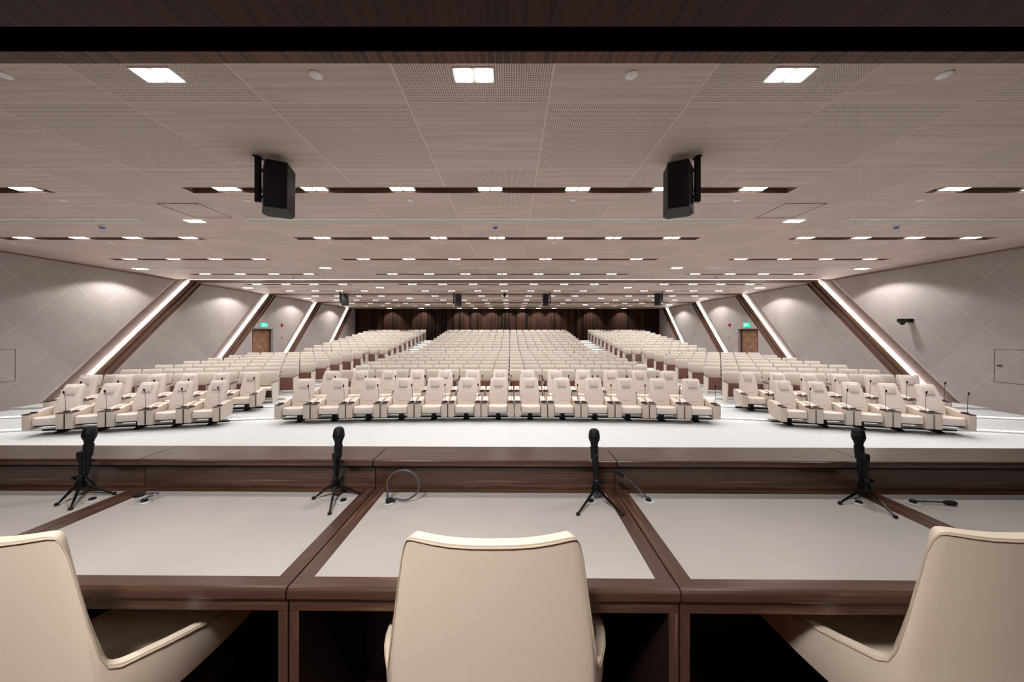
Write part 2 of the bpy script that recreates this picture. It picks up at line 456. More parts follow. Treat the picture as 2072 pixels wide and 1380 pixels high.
# thin dark cornice line where wall and ceiling meet
for side, X in ((-1, XL), (1, XR)):
    bm = B()
    for k in range(-1, 4):
        y0 = -3 if k == -1 else edge_y(CEIL, k) + FW
        y1 = YB if k == 3 else edge_y(CEIL, k + 1)
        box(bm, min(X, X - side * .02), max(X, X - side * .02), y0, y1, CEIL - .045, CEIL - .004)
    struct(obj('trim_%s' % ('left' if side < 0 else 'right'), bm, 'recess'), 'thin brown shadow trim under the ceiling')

# ------------------------------------------------------------------ doors in the side walls
for side, X in ((-1, XL), (1, XR)):
    DY0, DY1, DZ0, DZ1 = 16.0, 17.43, 0.42, 2.2
    s = side; D = 0.17
    bm = B()
    quad(bm, [(X, DY0, DZ0), (X + s * D, DY0, DZ0), (X + s * D, DY0, DZ1), (X, DY0, DZ1)])
    quad(bm, [(X, DY1, DZ0), (X + s * D, DY1, DZ0), (X + s * D, DY1, DZ1), (X, DY1, DZ1)])
    quad(bm, [(X, DY0, DZ1), (X + s * D, DY0, DZ1), (X + s * D, DY1, DZ1), (X, DY1, DZ1)])
    quad(bm, [(X, DY0, DZ0), (X + s * D, DY0, DZ0), (X + s * D, DY1, DZ0), (X, DY1, DZ0)])
    o = obj('door_%d' % (1 if s < 0 else 2), bm, 'side_wall'); struct(o, 'brown veneer door set back in the grey side wall')
    f = B(); x0, x1 = sorted((X + s * D, X + s * (D - .04)))
    box(f, x0, x1, DY0, DY0 + .09, DZ0, DZ1); box(f, x0, x1, DY1 - .09, DY1, DZ0, DZ1); box(f, x0, x1, DY0, DY1, DZ1 - .13, DZ1)
    obj('door_frame', f, 'wood_z', o)
    f = B(); x0, x1 = sorted((X + s * D, X + s * (D - .02)))
    box(f, x0, x1, DY0 + .09, DY1 - .09, DZ0, DZ1 - .13)
    lf = obj('door_leaf', f, 'door_wood', o)
    f = B(); hy = DY0 + .62; xx = X + s * (D - .06)
    tube(f, [(xx + s * .04, hy - .05, 1.33), (xx, hy - .05, 1.33), (xx, hy + .12, 1.33)], .014, 8)
    obj('door_handle', f, 'chrome', lf, True)
    # exit sign
    wn = 'left-hand' if s < 0 else 'right-hand'
    r = empty('exit_sign', (X, 16.75, 2.28)); tag(r, 'glowing green running man exit sign over the %s wall door' % wn, 'exit sign', 'green exit signs')
    f = B(); box(f, min(0, -s * .04), max(0, -s * .04), -.2, .2, 0, .2, .006); obj('sign_panel', f, 'sign', r)
    f = B(); q = -s * .043
    def flat(pts):
        vs = [(q, (a if s < 0 else -a), b) for a, b in pts]; quad(f, vs)
    flat([(-.12, .03), (-.09, .03), (-.06, .10), (-.09, .11)]); flat([(-.09, .09), (-.05, .085), (-.03, .15), (-.07, .155)])
    flat([(-.06, .165), (-.035, .165), (-.035, .185), (-.06, .185)]); flat([(-.06, .10), (-.02, .055), (0, .065), (-.045, .115)])
    flat([(-.03, .145), (.02, .11), (.03, .12), (-.02, .16)])
    flat([(.05, .09), (.11, .09), (.11, .105), (.05, .105)]); flat([(.10, .07), (.15, .097), (.10, .125), (.10, .10)])
    obj('pictogram', f, 'sign_white', r)
    # alarm devices
    r = empty('alarm_sounder', (X, 18.07, 2.42)); tag(r, 'upper red alarm sounder on the %s wall beyond the door' % wn, 'alarm', 'red alarm devices')
    f = B(); box(f, -.03, .03, -.07, .07, -.07, .07, .015, 2); obj('housing', f, 'red', r, True)
    f = B(); lathe(f, [(.055, 0), (.05, .03), (.02, .05)], 12, Matrix.Translation((-s * .03, 0, 0)) @ Matrix.Rotation(-s * PI / 2, 4, 'Y')); obj('horn', f, 'red', r, True)
    r = empty('alarm_call_point', (X, 18.1, 1.75)); tag(r, 'small red fire call point low on the %s wall' % wn, 'call point', 'red alarm devices')
    f = B(); box(f, -.025, .025, -.045, .045, -.05, .05, .008); obj('housing', f, 'red', r)
    f = B(); box(f, -.028, .028, -.025, .025, -.025, .02); obj('press_plate', f, 'white', r)
    # flush access panel outlined by a thin gap
    y1 = 8.19 if s > 0 else 8.35; y0 = y1 - 1.9; z0, z1 = .80, 1.575; xx = X - s * .004
    f = B()
    def st(ya, yb, za, zb): quad(f, [(xx, ya, za), (xx, yb, za), (xx, yb, zb), (xx, ya, zb)])
    st(y0, y1, z1 - .008, z1); st(y0, y1, z0, z0 + .008); st(y1 - .008, y1, z0, z1); st(y0, y0 + .008, z0, z1)
    r = obj('access_panel', f, 'gap'); tag(r, 'flush service panel outlined by a thin gap low on the %s wall' % wn, 'access panel', 'flush service panels in the side walls')
    if s > 0:
        f = B(); box(f, xx - .03, xx, y1 - .14, y1 - .06, 1.185, 1.205, .004, 1); obj('latch_handle', f, 'black', r)

# wall device on the right wall
r = empty('wall_camera', (XR, 9.9, 2.32)); tag(r, 'black camera on a bracket high on the right-hand wall', 'camera')
f = B(); box(f, -.03, 0, -.08, .08, -.05, .05, .006); box(f, -.34, 0, -.05, .05, .03, .055, .004); box(f, -.1, -.02, -.03, .03, -.04, .04, .004); obj('bracket', f, 'black', r)
f = B(); box(f, -.33, -.12, -.07, .07, -.05, .03, .015, 2); obj('camera_body', f, 'black', r)
f = B(); lathe(f, [(.0, -.13), (.03, -.125), (.055, -.10), (.065, -.06), (.065, -.045)], 14, Matrix.Translation((-.24, 0, 0))); obj('dome', f, 'black_metal', r, True)

# ------------------------------------------------------------------ ceiling with holes
TY_ = [4.735, 7.12, 9.1, 11.35, 13.65, 15.7, 17.75, 19.9, 21.85, 23.95]     # lines of light troughs
AIR = [5.95, 10.24, 14.5, 18.8, 22.8]
HW = 0.095
holes = []
troughs = []
for i, y in enumerate(TY_):
    segs = [(AX - 4.14, AX + 4.14)]
    segs += [(AX - 10.2, AX - 6.05), (AX + 6.05, AX + 10.2)]
    for q, (a, b) in enumerate(segs):
        troughs.append((i, q, y, a, b)); holes.append((a, b, y - HW, y + HW))
for y in AIR:
    for a, b in ((AX - 4.22, AX + 4.22), (AX - 10.6, AX - 6.1), (AX + 6.1, AX + 10.6)):
        holes.append((a, b, y - .085, y + .085))
GR = [(12.34 + BAY * k, 12.34 + BAY * k + (0.80 if k < 3 else .52)) for k in range(4)]
for a, b in GR: holes.append((XL, XR, a, min(b, YB)))
Y0C = 2.505
xs = sorted(set([XL, XR] + [h[0] for h in holes] + [h[1] for h in holes]))
ys = sorted(set([Y0C, YB] + [h[2] for h in holes] + [h[3] for h in holes]))
bm = B(); V = {}
def vv(x, y):
    if (x, y) not in V: V[(x, y)] = bm.verts.new((x, y, CEIL))
    return V[(x, y)]
for j in range(len(ys) - 1):
    yc = (ys[j] + ys[j + 1]) / 2
    run = None
    for i in range(len(xs) - 1):
        xc = (xs[i] + xs[i + 1]) / 2
        if any(h[0] < xc < h[1] and h[2] < yc < h[3] for h in holes): continue
        bm.faces.new((vv(xs[i], ys[j]), vv(xs[i + 1], ys[j]), vv(xs[i + 1], ys[j + 1]), vv(xs[i], ys[j + 1])))
struct(obj('ceiling', bm, 'ceiling'), 'pale pinkish ceiling of square boards, plain and perforated in turn')
# black lid above so that nothing shows through the openings
bm = B(); quad(bm, [(XL - .3, -3.2, CEIL + .62), (XR + .3, -3.2, CEIL + .62), (XR + .3, YB + .2, CEIL + .62), (XL - .3, YB + .2, CEIL + .62)])
struct(obj('ceiling_void', bm, 'void'))
def trough_box(a, b, y, hw, d, e=0.0):
    bm = B(); z0, z1 = CEIL, CEIL + d
    P8 = [(a, y - hw, z0), (b, y - hw, z0), (b, y + hw, z0), (a, y + hw, z0)]
    T8 = [(p[0], p[1], z1) for p in P8]
    quad(bm, T8)
    for i in range(4): quad(bm, [P8[i], P8[(i + 1) % 4], T8[(i + 1) % 4], T8[i]])
    return bm
SEG = ['middle', 'left', 'right']
for i, q, y, a, b in troughs:
    bm = trough_box(a, b, y, HW, .07)
    tag(obj('light_trough', bm, 'recess'), 'recessed brown ceiling light trough, %s line from the stage, %s run' % (ORD[i + 1], SEG[q]), 'light trough', 'recessed light troughs in the ceiling')
for n, y in enumerate(AIR):
    for q, (a, b) in enumerate(((AX - 4.22, AX + 4.22), (AX - 10.6, AX - 6.1), (AX + 6.1, AX + 10.6))):
        r = obj('air_slot', trough_box(a, b, y, .085, .008), 'air')
        tag(r, 'long pale air outlet slot in the ceiling, %s line from the stage, %s run' % (ORD[n + 1], SEG[q]), 'air outlet', 'linear air outlets in the ceiling')
        f = B()
        for ya, yb in ((y - .1, y - .08), (y + .08, y + .1)): box(f, a - .02, b + .02, ya, yb, CEIL - .008, CEIL + .004)
        box(f, a - .02, a, y - .08, y + .08, CEIL - .008, CEIL + .004); box(f, b, b + .02, y - .08, y + .08, CEIL - .008, CEIL + .004)
        obj('rim', f, 'white', r)
        f = B(); box(f, a, b, y - .012, y + .012, CEIL + .001, CEIL + .006); obj('louvre', f, 'white', r)
# wooden grooves that carry the coves across the ceiling
for k, (a, b) in enumerate(GR):
    b = min(b, YB); q_ = (b - a) / .8
    pr = [(a, 0), (a, .15), (a + .12 * q_, .16), (a + .3 * q_, .15), (a + .45 * q_, .12), (a + .45 * q_, .036), (a + .6 * q_, .032), (a + .62 * q_, .02), (b, .02), (b, 0)]
    bm = B()
    for i in range(len(pr) - 1):
        (y0, z0), (y1, z1) = pr[i], pr[i + 1]
        quad(bm, [(XL - .15, y0, CEIL + z0), (XR + .15, y0, CEIL + z0), (XR + .15, y1, CEIL + z1), (XL - .15, y1, CEIL + z1)])
    r = obj('ceiling_cove', bm, 'cove_wood')
    tag(r, 'brown wood light groove across the whole ceiling, %s from the stage' % ORD[k + 1], 'light cove', 'wooden light grooves across the ceiling')
    f = B(); zl, zh = ((.046, .064), (.07, .1))[k > 0]
    quad(f, [(XL, a + .44 * q_, CEIL + zh), (XR, a + .44 * q_, CEIL + zh), (XR, a + .44 * q_, CEIL + zl), (XL, a + .44 * q_, CEIL + zl)])
    obj('led_strip', f, 'led_soft', r)

# ------------------------------------------------------------------ downlights
def spot(name, W, ang, blend, parent, loc, rot=(0, 0, 0), rad=0.05, col=(1, .975, .955)):
    key = ('L', name)
    d = bpy.data.lights.get(name)
    if d is None:
        d = bpy.data.lights.new(name, 'SPOT'); d.energy = W; d.spot_size = math.radians(ang); d.spot_blend = blend
        d.shadow_soft_size = rad; d.color = col
    o = bpy.data.objects.new('lamp', d); COL.objects.link(o); o.parent = parent; o.location = loc; o.rotation_euler = rot
    return o
def twin_proto(w, dpt, name):
    r = empty(name)
    f = B(); box(f, -w / 2, w / 2, -dpt / 2, dpt / 2, -.004, .02, .002); fr = obj('frame', f, 'white', r)
    for s in (-1, 1):
        f = B(); box(f, s * w / 4 - w * .195, s * w / 4 + w * .195, -dpt * .41, dpt * .41, -.010, -.003, .003)
        obj('lens', f, 'lens', r)
    return r
def place_light(proto, first, loc, label, group):
    o = proto if first else dup(proto)
    o.location = loc; tag(o, label, 'downlight', group); return o
P_T = twin_proto(.34, .145, 'twin_downlight'); P_H = twin_proto(.31, .155, 'square_downlight')
P_W = twin_proto(.36, .2, 'wall_downlight'); P_B = twin_proto(.34, .2, 'rear_downlight')
fT = True
POS = [[AX + 1.2 * k for k in range(-3, 4)], [AX - 9.75, AX - 8.6, AX - 7.5, AX - 6.35], [AX + 6.35, AX + 7.5, AX + 8.6, AX + 9.75]]
trough_lamps = []
for i, q, y, a, b in troughs:
    for n, x in enumerate(POS[q]):
        o = place_light(P_T, fT, (x, y - .01, CEIL + .020), 'twin downlight in the %s %s ceiling trough, %s from left' % (ORD[i + 1], SEG[q], ORD[n + 1]), 'twin downlights in the ceiling troughs'); fT = False
        trough_lamps.append((o, 'trough_spot', W_TROUGH, 106, .5))
fT = True
for i, y in enumerate([2.63, 6.0, 10.24, 14.5, 18.8, 22.8]):
    for x in ([AX - 2.4, AX, AX + 2.4] if i == 0 else [AX - 5.2, AX + 5.2]):
        where = {0: 'centre', 1: 'right of centre', -1: 'left of centre'}[0 if abs(x - AX) < .1 else (1 if x > AX else -1)]
        o = place_light(P_H, fT, (x, y, CEIL - .002), 'square twin downlight flush in ceiling boards, %s, %s line from stage' % (where, ORD[i + 1]), 'flush square twin downlights'); fT = False
        trough_lamps.append((o, 'hall_spot', W_HALL, 115, .6))
fT = True
for i, y in enumerate([10.35, 14.6, 18.85, 22.95]):
    for s in (-1, 1):
        o = place_light(P_W, fT, (AX + s * 10.8, y, CEIL - .002), 'square downlight washing the %s wall, %s bay from the stage' % ('left-hand' if s < 0 else 'right-hand', ORD[i + 1]), 'downlights washing the side walls'); fT = False
        trough_lamps.append((o, 'wash_spot', W_WASH, 138, .25))
fT = True
for i, x in enumerate([AX - 8.8, AX - 6.4] + [AX + 1.18 * k for k in range(-3, 4)] + [AX + 6.4, AX + 8.8]):
    o = place_light(P_B, fT, (x, 25.9, CEIL - .002), 'small downlight grazing the dark back wall, %s from left' % ORD[i + 1], 'downlights before the back wall'); fT = False
    trough_lamps.append((o, 'back_spot', W_BACK, 84, .35))
for o, nm, W, ang, bl in trough_lamps:
    spot(nm, W, ang, bl, o, (0, 0, -.03), (math.radians(32) if nm == 'back_spot' else 0, 0, 0))
# stage lights (above and behind the camera, part of the stage ceiling)
SLOT0, SLOT1 = 2.205, 2.40
fT = True
STG = [(-3.6, .7), (-1.2, .7), (1.2, .7), (3.6, .7), (-4.0, -1.5), (-.62, -.6), (1.8, -1.5)]
for i, (x, y) in enumerate(STG):
    o = dup(P_H)
    for c in list(o.children):
        if c.type == 'LIGHT': bpy.data.objects.remove(c)
    o.location = (x, y, CEIL - .002)
    tag(o, 'square twin downlight in slatted stage ceiling, %s row, %s from left' % (('front', ORD[i + 1]) if i < 4 else ('rear', ORD[i - 3])), 'downlight', 'stage ceiling downlights')
    if i == 5: spot('stage_key_spot', W_KEY, 125, .8, o, (0, 0, -.03), rad=.3)
    elif i > 3: spot('stage_rear_spot', W_KEY * .16, 120, .8, o, (0, 0, -.03), rad=.25)
    else: spot('stage_spot', W_STAGE, 120, .8, o, (0, 0, -.03), rad=.12)

# small round covers, detectors
fT = True; protoC = empty('ceiling_disc')
f = B(); lathe(f, [(.048, 0), (.048, -.006), (.04, -.01), (.0001, -.011)], 20); obj('cover', f, 'white', protoC, True)
spots = [(y, s * d) for y, ds in ((2.63, (1.2, 3.58)), (5.08, (1.2, 3.6, 6.3)), (7.42, (1.2, 3.6, 6.4, 8.3, 10.4)), (9.75, (1.2, 3.6, 6.4)), (11.9, (1.2, 3.6))) for d in ds for s in (-1, 1)]
lastrow = None; ri = 0
for y, d in spots:
    if y != lastrow: ri += 1; lastrow = y; cnt = {}
    o = protoC if fT else dup(protoC); fT = False
    sd = 'left' if d < 0 else 'right'; cnt[sd] = cnt.get(sd, 0) + 1
    o.location = (AX + d, y, CEIL + .001)
    tag(o, 'round white cover disc in ceiling, %s line from stage, %s %s of centre' % (ORD[ri], ORD[cnt[sd]], sd), 'ceiling disc', 'round white ceiling covers')
fT = True; protoD = empty('smoke_detector')
f = B(); lathe(f, [(.05, 0), (.05, -.02), (.035, -.03)], 16); obj('base', f, 'white', protoD, True)
f = B(); lathe(f, [(.045, -.02), (.04, -.04), (.015, -.055), (.0005, -.057)], 16); obj('blue_cap', f, 'blue', protoD, True)
for ri, y in enumerate((6.3, 11.85, 17.3)):
    for q, d in ((1, -7.15), (0, 0), (2, 7.3)):
        o = protoD if fT else dup(protoD); fT = False
        o.location = (AX + d, y, CEIL); tag(o, 'white smoke detector with blue cap, %s of ceiling, %s from stage' % (SEG[q], ORD[ri + 1]), 'smoke detector', 'blue capped smoke detectors')
for s in (-1, 1):
    f = B(); x0, x1 = sorted((AX + s * 4.42, AX + s * 5.05)); z = CEIL - .003; g_ = .012
    for a, b, c, d in ((x0, x1, 5.2, 5.2 + g_), (x0, x1, 5.84, 5.84 + g_), (x0, x0 + g_, 5.2, 5.85), (x1 - g_, x1, 5.2, 5.85)):
        quad(f, [(a, c, z), (b, c, z), (b, d, z), (a, d, z)])
    tag(obj('ceiling_hatch', f, 'gap'), 'square ceiling hatch outlined by a dark gap, %s of the loudspeakers' % ('left' if s < 0 else 'right'), 'hatch', 'ceiling hatches')

# ------------------------------------------------------------------ proscenium soffit over the stage
bm = B(); box(bm, XL, XR, SLOT1, Y0C, CEIL - .012, CEIL + .03)
struct(obj('ceiling_edge', bm, 'soffit'), 'narrow brown slatted edge of the stage opening')
bm = B()
quad(bm, [(XL, -3, CEIL - .012), (XR, -3, CEIL - .012), (XR, SLOT0, CEIL - .012), (XL, SLOT0, CEIL - .012)])
quad(bm, [(XL, SLOT0, CEIL - .012), (XR, SLOT0, CEIL - .012), (XR, SLOT0, CEIL + .6), (XL, SLOT0, CEIL + .6)], 1)
quad(bm, [(XL, SLOT1, CEIL), (XR, SLOT1, CEIL), (XR, SLOT1, CEIL + .6), (XL, SLOT1, CEIL + .6)], 1)
struct(obj('ceiling_stage', bm, ['soffit_dark', 'void']), 'dark slatted timber ceiling over the stage')

# ------------------------------------------------------------------ loudspeakers
def speaker(loc, s, sc, label, bar=.50, tilt=.10, yaw=.45):
    r = empty('loudspeaker', loc); tag(r, label, 'loudspeaker', 'black loudspeakers hung from the ceiling')
    r.scale = (sc, sc, sc)
    f = B(); box(f, -.028, .028, -.02, .02, -bar, 0, .003); box(f, -.028, .028, -.05, .05, -.012, 0)
    k = 1 if s < 0 else -1
    box(f, min(0, k * .09), max(0, k * .09), -.015, .015, -.165, -.135); box(f, min(0, k * .09), max(0, k * .09), -.015, .015, -bar + .04, -bar + .07)
    obj('bracket', f, 'black', r)
    f = B()
    out = [(-.105, -.12), (.105, -.12), (.16, .10), (.12, .17), (-.12, .17), (-.16, .10)]
    prism(f, out, 'z', -.27, .27, .012, 2)
    mt = Matrix.Translation((k * .205, .02, -.345)) @ Matrix.Rotation(k * yaw, 4, 'Z') @ Matrix.Rotation(-tilt, 4, 'X')
    bmesh.ops.transform(f, matrix=mt, verts=f.verts); cab = obj('cabinet', f, 'black', r)
    f = B(); box(f, -.11, .11, .165, .18, -.255, .255, .006); bmesh.ops.transform(f, matrix=mt, verts=f.verts); obj('front_grille', f, 'grille', r)
    return r
speaker((AX - 2.53, 3.85, CEIL), -1, 1.0, 'large black loudspeaker hanging left over the nearest ceiling boards')
speaker((AX + 2.36, 3.85, CEIL), 1, 1.0, 'large black loudspeaker hanging right over the nearest ceiling boards')
speaker((AX - 7.6, 16.0, CEIL), -1, 1.0, 'far loudspeaker beside the left-hand wall coves')
speaker((AX + 7.3, 16.0, CEIL), 1, 1.0, 'far loudspeaker beside the right-hand wall coves')
speaker((AX - 2.4, 16.35, CEIL), -1, 1.0, 'far loudspeaker left of the aisle over the middle seats', yaw=0.1)
speaker((AX + 2.15, 16.35, CEIL), 1, 1.0, 'far loudspeaker right of the middle over the centre seats', yaw=0.1)
r = empty('dome_camera', (AX, 16.3, CEIL)); tag(r, 'small black dome camera under the middle of the far ceiling', 'camera')
f = B(); lathe(f, [(.03, 0), (.03, -.05), (.07, -.07), (.08, -.12)], 14); obj('housing', f, 'black', r, True)
f = B(); lathe(f, [(.075, -.12), (.065, -.17), (.03, -.20), (.001, -.205)], 14); obj('dome', f, 'black_metal', r, True)
for s_, x in ((0, -6.72), (1, -5.4)):
    r = empty('projector', (x, 24.9, CEIL)); tag(r, 'small metal projector bracket near the back wall, %s one' % ('outer' if s_ == 0 else 'inner'), 'projector')
    f = B(); box(f, -.015, .015, -.015, .015, -.18, 0); obj('drop_rod', f, 'chrome', r)
    f = B(); box(f, -.16, .16, -.12, .12, -.27, -.18, .02, 2); obj('body', f, 'black_metal', r)

# ------------------------------------------------------------------ front seats with table armrests and microphones
def make_vip(mic=True):
    r = empty('conference_chair')
    f = B(); rings = []
    for z, y, hw, th in ((.27, .10, .19, .06), (.30, .105, .215, .065), (.42, .13, .22, .06), (.55, .165, .215, .055), (.68, .215, .205, .05),
                         (.80, .265, .195, .045), (.87, .295, .185, .04), (.895, .305, .17, .03), (.903, .308, .15, .018)):
        rings.append([(x, y + q, z - q * .3) for x, q in rrect(hw, th, min(th * .7, .03), 3)])
    loft(f, rings); br = obj('backrest', f, 'vip', r, True)
    f = B(); box(f, -.105, .105, -.03, .03, -.085, .085, .022, 3, mtx=Matrix.Translation((0, .212, .788)) @ Matrix.Rotation(-.33, 4, 'X')); obj('headrest', f, 'vip', br, True)
    f = B()
    for z, y, hw in ((.66, .152, .09), (.53, .105, .095), (.42, .067, .09), (.693, .164, .10)): box(f, -hw, hw, y - .002, y + .012, z - .005, z + .005, .002)  # stitched seams; the topmost dark strip stands in for shade under the headrest
    obj('seams_and_shade', f, 'vip_seam_shade', br)
    f = B(); rings = []
    for x in (-.218, -.20, -.12, 0, .12, .20, .218):
        e = .012 * (abs(x) / .2) ** 2; c = 1.0 if abs(x) < .21 else .8
        pts = [(-.30, .21), (-.315, .27), (-.30, .335 + e), (-.24, .352 + e), (-.1, .332 + e), (.08, .325 + e), (.12, .30), (.12, .20), (0, .19)]
        rings.append([(x, p[0] * c, .265 + (p[1] - .265) * c) for p in pts])
    loft(f, rings); obj('seat_cushion', f, 'vip', r, True)
    side = [(-.34, .13), (-.34, .425), (-.16, .435), (.05, .475), (.20, .475), (.245, .43), (.17, .20), (.0, .15)]
    for s in (-1, 1):
        f = B(); x0, x1 = sorted((s * .222, s * .352)); prism(f, side, 'x', x0, x1, .008, 2)
        a = obj('armrest', f, 'vip_side', r, True)
        f = B(); prism(f, [(-.17, .44), (.03, .484), (.19, .49), (.22, .475), (.19, .46), (0, .45)], 'x', x0 + .006, x1 - .006, .008, 2); obj('arm_pad', f, 'vip', a, True)
        f = B(); box(f, x0 + .002, x1 - .002, -.345, -.2, .425, .437, .003); n = 8
        prism(f, [(x0 + .004, -.2), (x1 - .004, -.2)] + [((x0 + x1) / 2 + .058 * math.cos(PI * k / n), -.2 + .06 * math.sin(PI * k / n)) for k in range(1, n)][::1], 'z', .4365, .449)
        obj('writing_plate', f, 'wood_dark', a)
    f = B(); box(f, .3535, .366, -.325, -.30, .14, .42); obj('spacer', f, 'wood_dark', r)
    f = B(); box(f, -.045, .045, -.04, .10, .03, .2, .006); box(f, -.14, .14, -.12, .1, .17, .2, .006); box(f, -.21, .21, -.28, .08, .188, .2); box(f, -.06, .06, -.07, .13, 0, .03, .004)
    obj('pedestal', f, 'black', r)
    f = B(); box(f, -.364, .364, .02, .06, .035, .065); obj('floor_rail', f, 'black', r)
    if mic:
        f = B(); lathe(f, [(.022, .448), (.022, .456), (.008, .46)], 12, Matrix.Translation((.30, -.235, 0)))
        tube(f, curve([(.30, -.235, .455), (.30, -.235, .6), (.298, -.245, .74), (.295, -.26, .79)], 4), .0035, 6)
        m_ = obj('microphone', f, 'black', r, True)
        f = B(); lathe(f, [(.004, -.035), (.013, -.02), (.016, .0), (.014, .02), (.004, .03)], 10, Matrix.Translation((.294, -.263, .815)) @ Matrix.Rotation(.25, 4, 'X')); obj('windscreen', f, 'black_soft', m_, True)
    return r
VIP = make_vip(); usedV = False
def put_vip(xr, y0, z, sx, label, group):
    global usedV
    o = VIP if not usedV else dup(VIP); usedV = True
    o.location = (AX + xr, row_y(xr, y0), z); o.rotation_euler = (0, 0, row_rot(xr)); o.scale = (sx, 1, 1)
    tag(o, label, 'conference seat', group); return o
GV = 'padded front seats with microphones'
for i in range(13):
    put_vip((i - 6) * .73, 7.87, 0, 1, 'padded cream conference seat, front row of middle block, %s from left' % ORD[i + 1], GV)
for i in range(13):
    put_vip((i - 6) * .73, 9.02, .06, 1, 'padded cream conference seat, second row of middle block, %s from left' % ORD[i + 1], GV)
for s in (-1, 1):
    nm = 'left-hand' if s < 0 else 'right-hand'
    for i in range(5): put_vip(s * ((6.1 if s < 0 else 6.2) + .615 * i), 7.87, 0, .86, 'padded cream conference seat, front row of %s block, %s from the aisle' % (nm, ORD[i + 1]), GV)
    for i in range(6): put_vip(s * (6.2 + .645 * i), 9.02, .06, .9, 'padded cream conference seat, second row of %s block, %s from the aisle' % (nm, ORD[i + 1]), GV)

# ------------------------------------------------------------------ standard tip-up seats
PW = .476
def make_std(w, down=False, bottom=True):
    r = empty('auditorium_chair'); hw = w / 2
    f = B(); rings = []
    for z, y, h, th in ((.42, -.07, hw - .035, .02), (.46, -.072, hw - .022, .03), (.60, -.05, hw - .02, .032), (.72, -.02, hw - .02, .03), (.785, 0, hw - .024, .024), (.80, .004, hw - .035, .014)):
        rings.append([(x, y + q, z - q * .2) for x, q in rrect(h, th, th * .6, 2)])
    loft(f, rings); bk = obj('backrest', f, 'fabric', r, True)
    f = B(); rings = []
    for z, y, h, th in ((.43, -.086, hw - .055, .012), (.45, -.088, hw - .045, .02), (.60, -.068, hw - .043, .02), (.70, -.042, hw - .043, .019), (.755, -.027, hw - .047, .015), (.770, -.022, hw - .058, .008)):
        rings.append([(x, y + q, z - q * .2) for x, q in rrect(h, th, th * .6, 2)])
    loft(f, rings); obj('back_pad', f, 'fabric_shaded', bk, True)
    if not down:
        f = B(); box(f, -hw + .03, hw - .03, -.19, -.15, .12, .50, .01, 1, mtx=None); box(f, -hw + .03, hw - .03, -.15, -.10, .14, .47, .01, 1, 1)
        obj('seat_pan', f, ['seat_wood', 'fabric'], r)
    else:
        f = B(); box(f, -hw + .03, hw - .03, -.48, -.10, .33, .40, .02, 2, 0); box(f, -hw + .04, hw - .04, -.46, -.12, .30, .33, .006, 1, 1); obj('seat_pan', f, ['fabric', 'wood_dark'], r)
        f = B(); box(f, -hw + .04, hw - .04, -.12, -.09, .1, .31); obj('front_board', f, 'seat_wood', r)
    f = B(); box(f, -hw + .03, hw - .03, -.17, -.14, .085, .105); obj('cross_bar', f, 'white', r)
    sd = [(-.42, 0), (-.46, .52), (-.40, .535), (-.10, .535), (-.06, .50), (-.12, 0)]
    for s in (-1, 1):
        f = B(); x0, x1 = sorted((s * (hw - .026), s * (hw - .001))); prism(f, sd, 'x', x0, x1, .004, 1); a = obj('armrest', f, 'fabric', r)
        f = B(); prism(f, [(-.465, .522), (-.10, .54), (-.10, .55), (-.465, .535)], 'x', x0 - .001, x1 + .001); obj('arm_cap', f, 'wood_dark', a)
    return r
STD = make_std(PW - .008); STW = make_std(.480); STO = make_std(.480, True)
seats = []   # (kind, x, y, z, rot, label)
def arow(k):
    if k < 7: return 10.0 + .9 * k, .12 + .045 * k, 1.0
    return 17.95 + .9 * (k - 7), .42 + .117 * (k - 7), 0.0
SD = {-1: 'left-hand', 0: 'middle', 1: 'right-hand'}
for k in range(17):
    y0, z, sg = arow(k)
    for i in range(19):
        xr = (i - 9) * PW
        seats.append([STD, xr, row_y(xr, y0, sg), z, row_rot(xr, sg), 0, k, i])
    for s in (-1, 1):
        for i in range(9):
            xr = s * (6.06 + .244 + (.487 * i) * (math.cos(.23) if sg else 1.0))
            kd = STW
            if k == 0 and s == -1 and i == 0: kd = STO
            seats.append([kd, xr, row_y(xr, y0, sg), z, row_rot(xr, sg), s, k, i])
order = sorted(seats, key=lambda q: (q[0] is not STO, (q[2]) ))
first = {}
rest = []
for n, (kd, xr, y, z, rt, s, k, i) in enumerate(order):
    if n >= 300: rest.append((kd, xr, y, z, rt)); continue
    o = kd if kd.name not in first else dup(kd); first[kd.name] = 1
    o.location = (AX + xr, y, z); o.rotation_euler = (0, 0, rt)
    if kd is STO: lb = 'cream seat with its seat folded down, beside left-hand aisle behind padded seats'
    elif s == 0: lb = 'cream tip-up seat, middle block, %s plain row, %s from left' % (ORD[k + 1], ORD[i + 1])
    else: lb = 'cream tip-up seat, %s block, %s plain row, %s from the aisle' % (SD[s], ORD[k + 1], ORD[i + 1])
    tag(o, lb, 'auditorium seat', 'cream tip-up auditorium seats')
# the seats beyond the nearest three hundred
bm = B(); mats = ['fabric', 'seat_wood', 'wood_dark', 'white', 'fabric_shaded']
src = {}
for kd in (STD, STW):
    L = []
    def walk(o, L=L):
        for c in kids(o):
            if c.type == 'MESH':
                mi = [mats.index(nm) for nm in [next(k2 for k2, v2 in M.items() if v2 == sl) for sl in c.data.materials]]
                L.append(([v.co.copy() for v in c.data.vertices], [(tuple(p.vertices), mi[p.material_index], p.use_smooth) for p in c.data.polygons]))
            walk(c)
    walk(kd); src[kd.name] = L
vs = []; fs = []; mi = []; sm = []
for kd, xr, y, z, rt in rest:
    mt = Matrix.Translation((AX + xr, y, z)) @ Matrix.Rotation(rt, 4, 'Z')
    for verts, faces in src[kd.name]:
        o_ = len(vs); vs += [mt @ v for v in verts]
        for p, m1, s1 in faces: fs.append([q + o_ for q in p]); mi.append(m1); sm.append(s1)
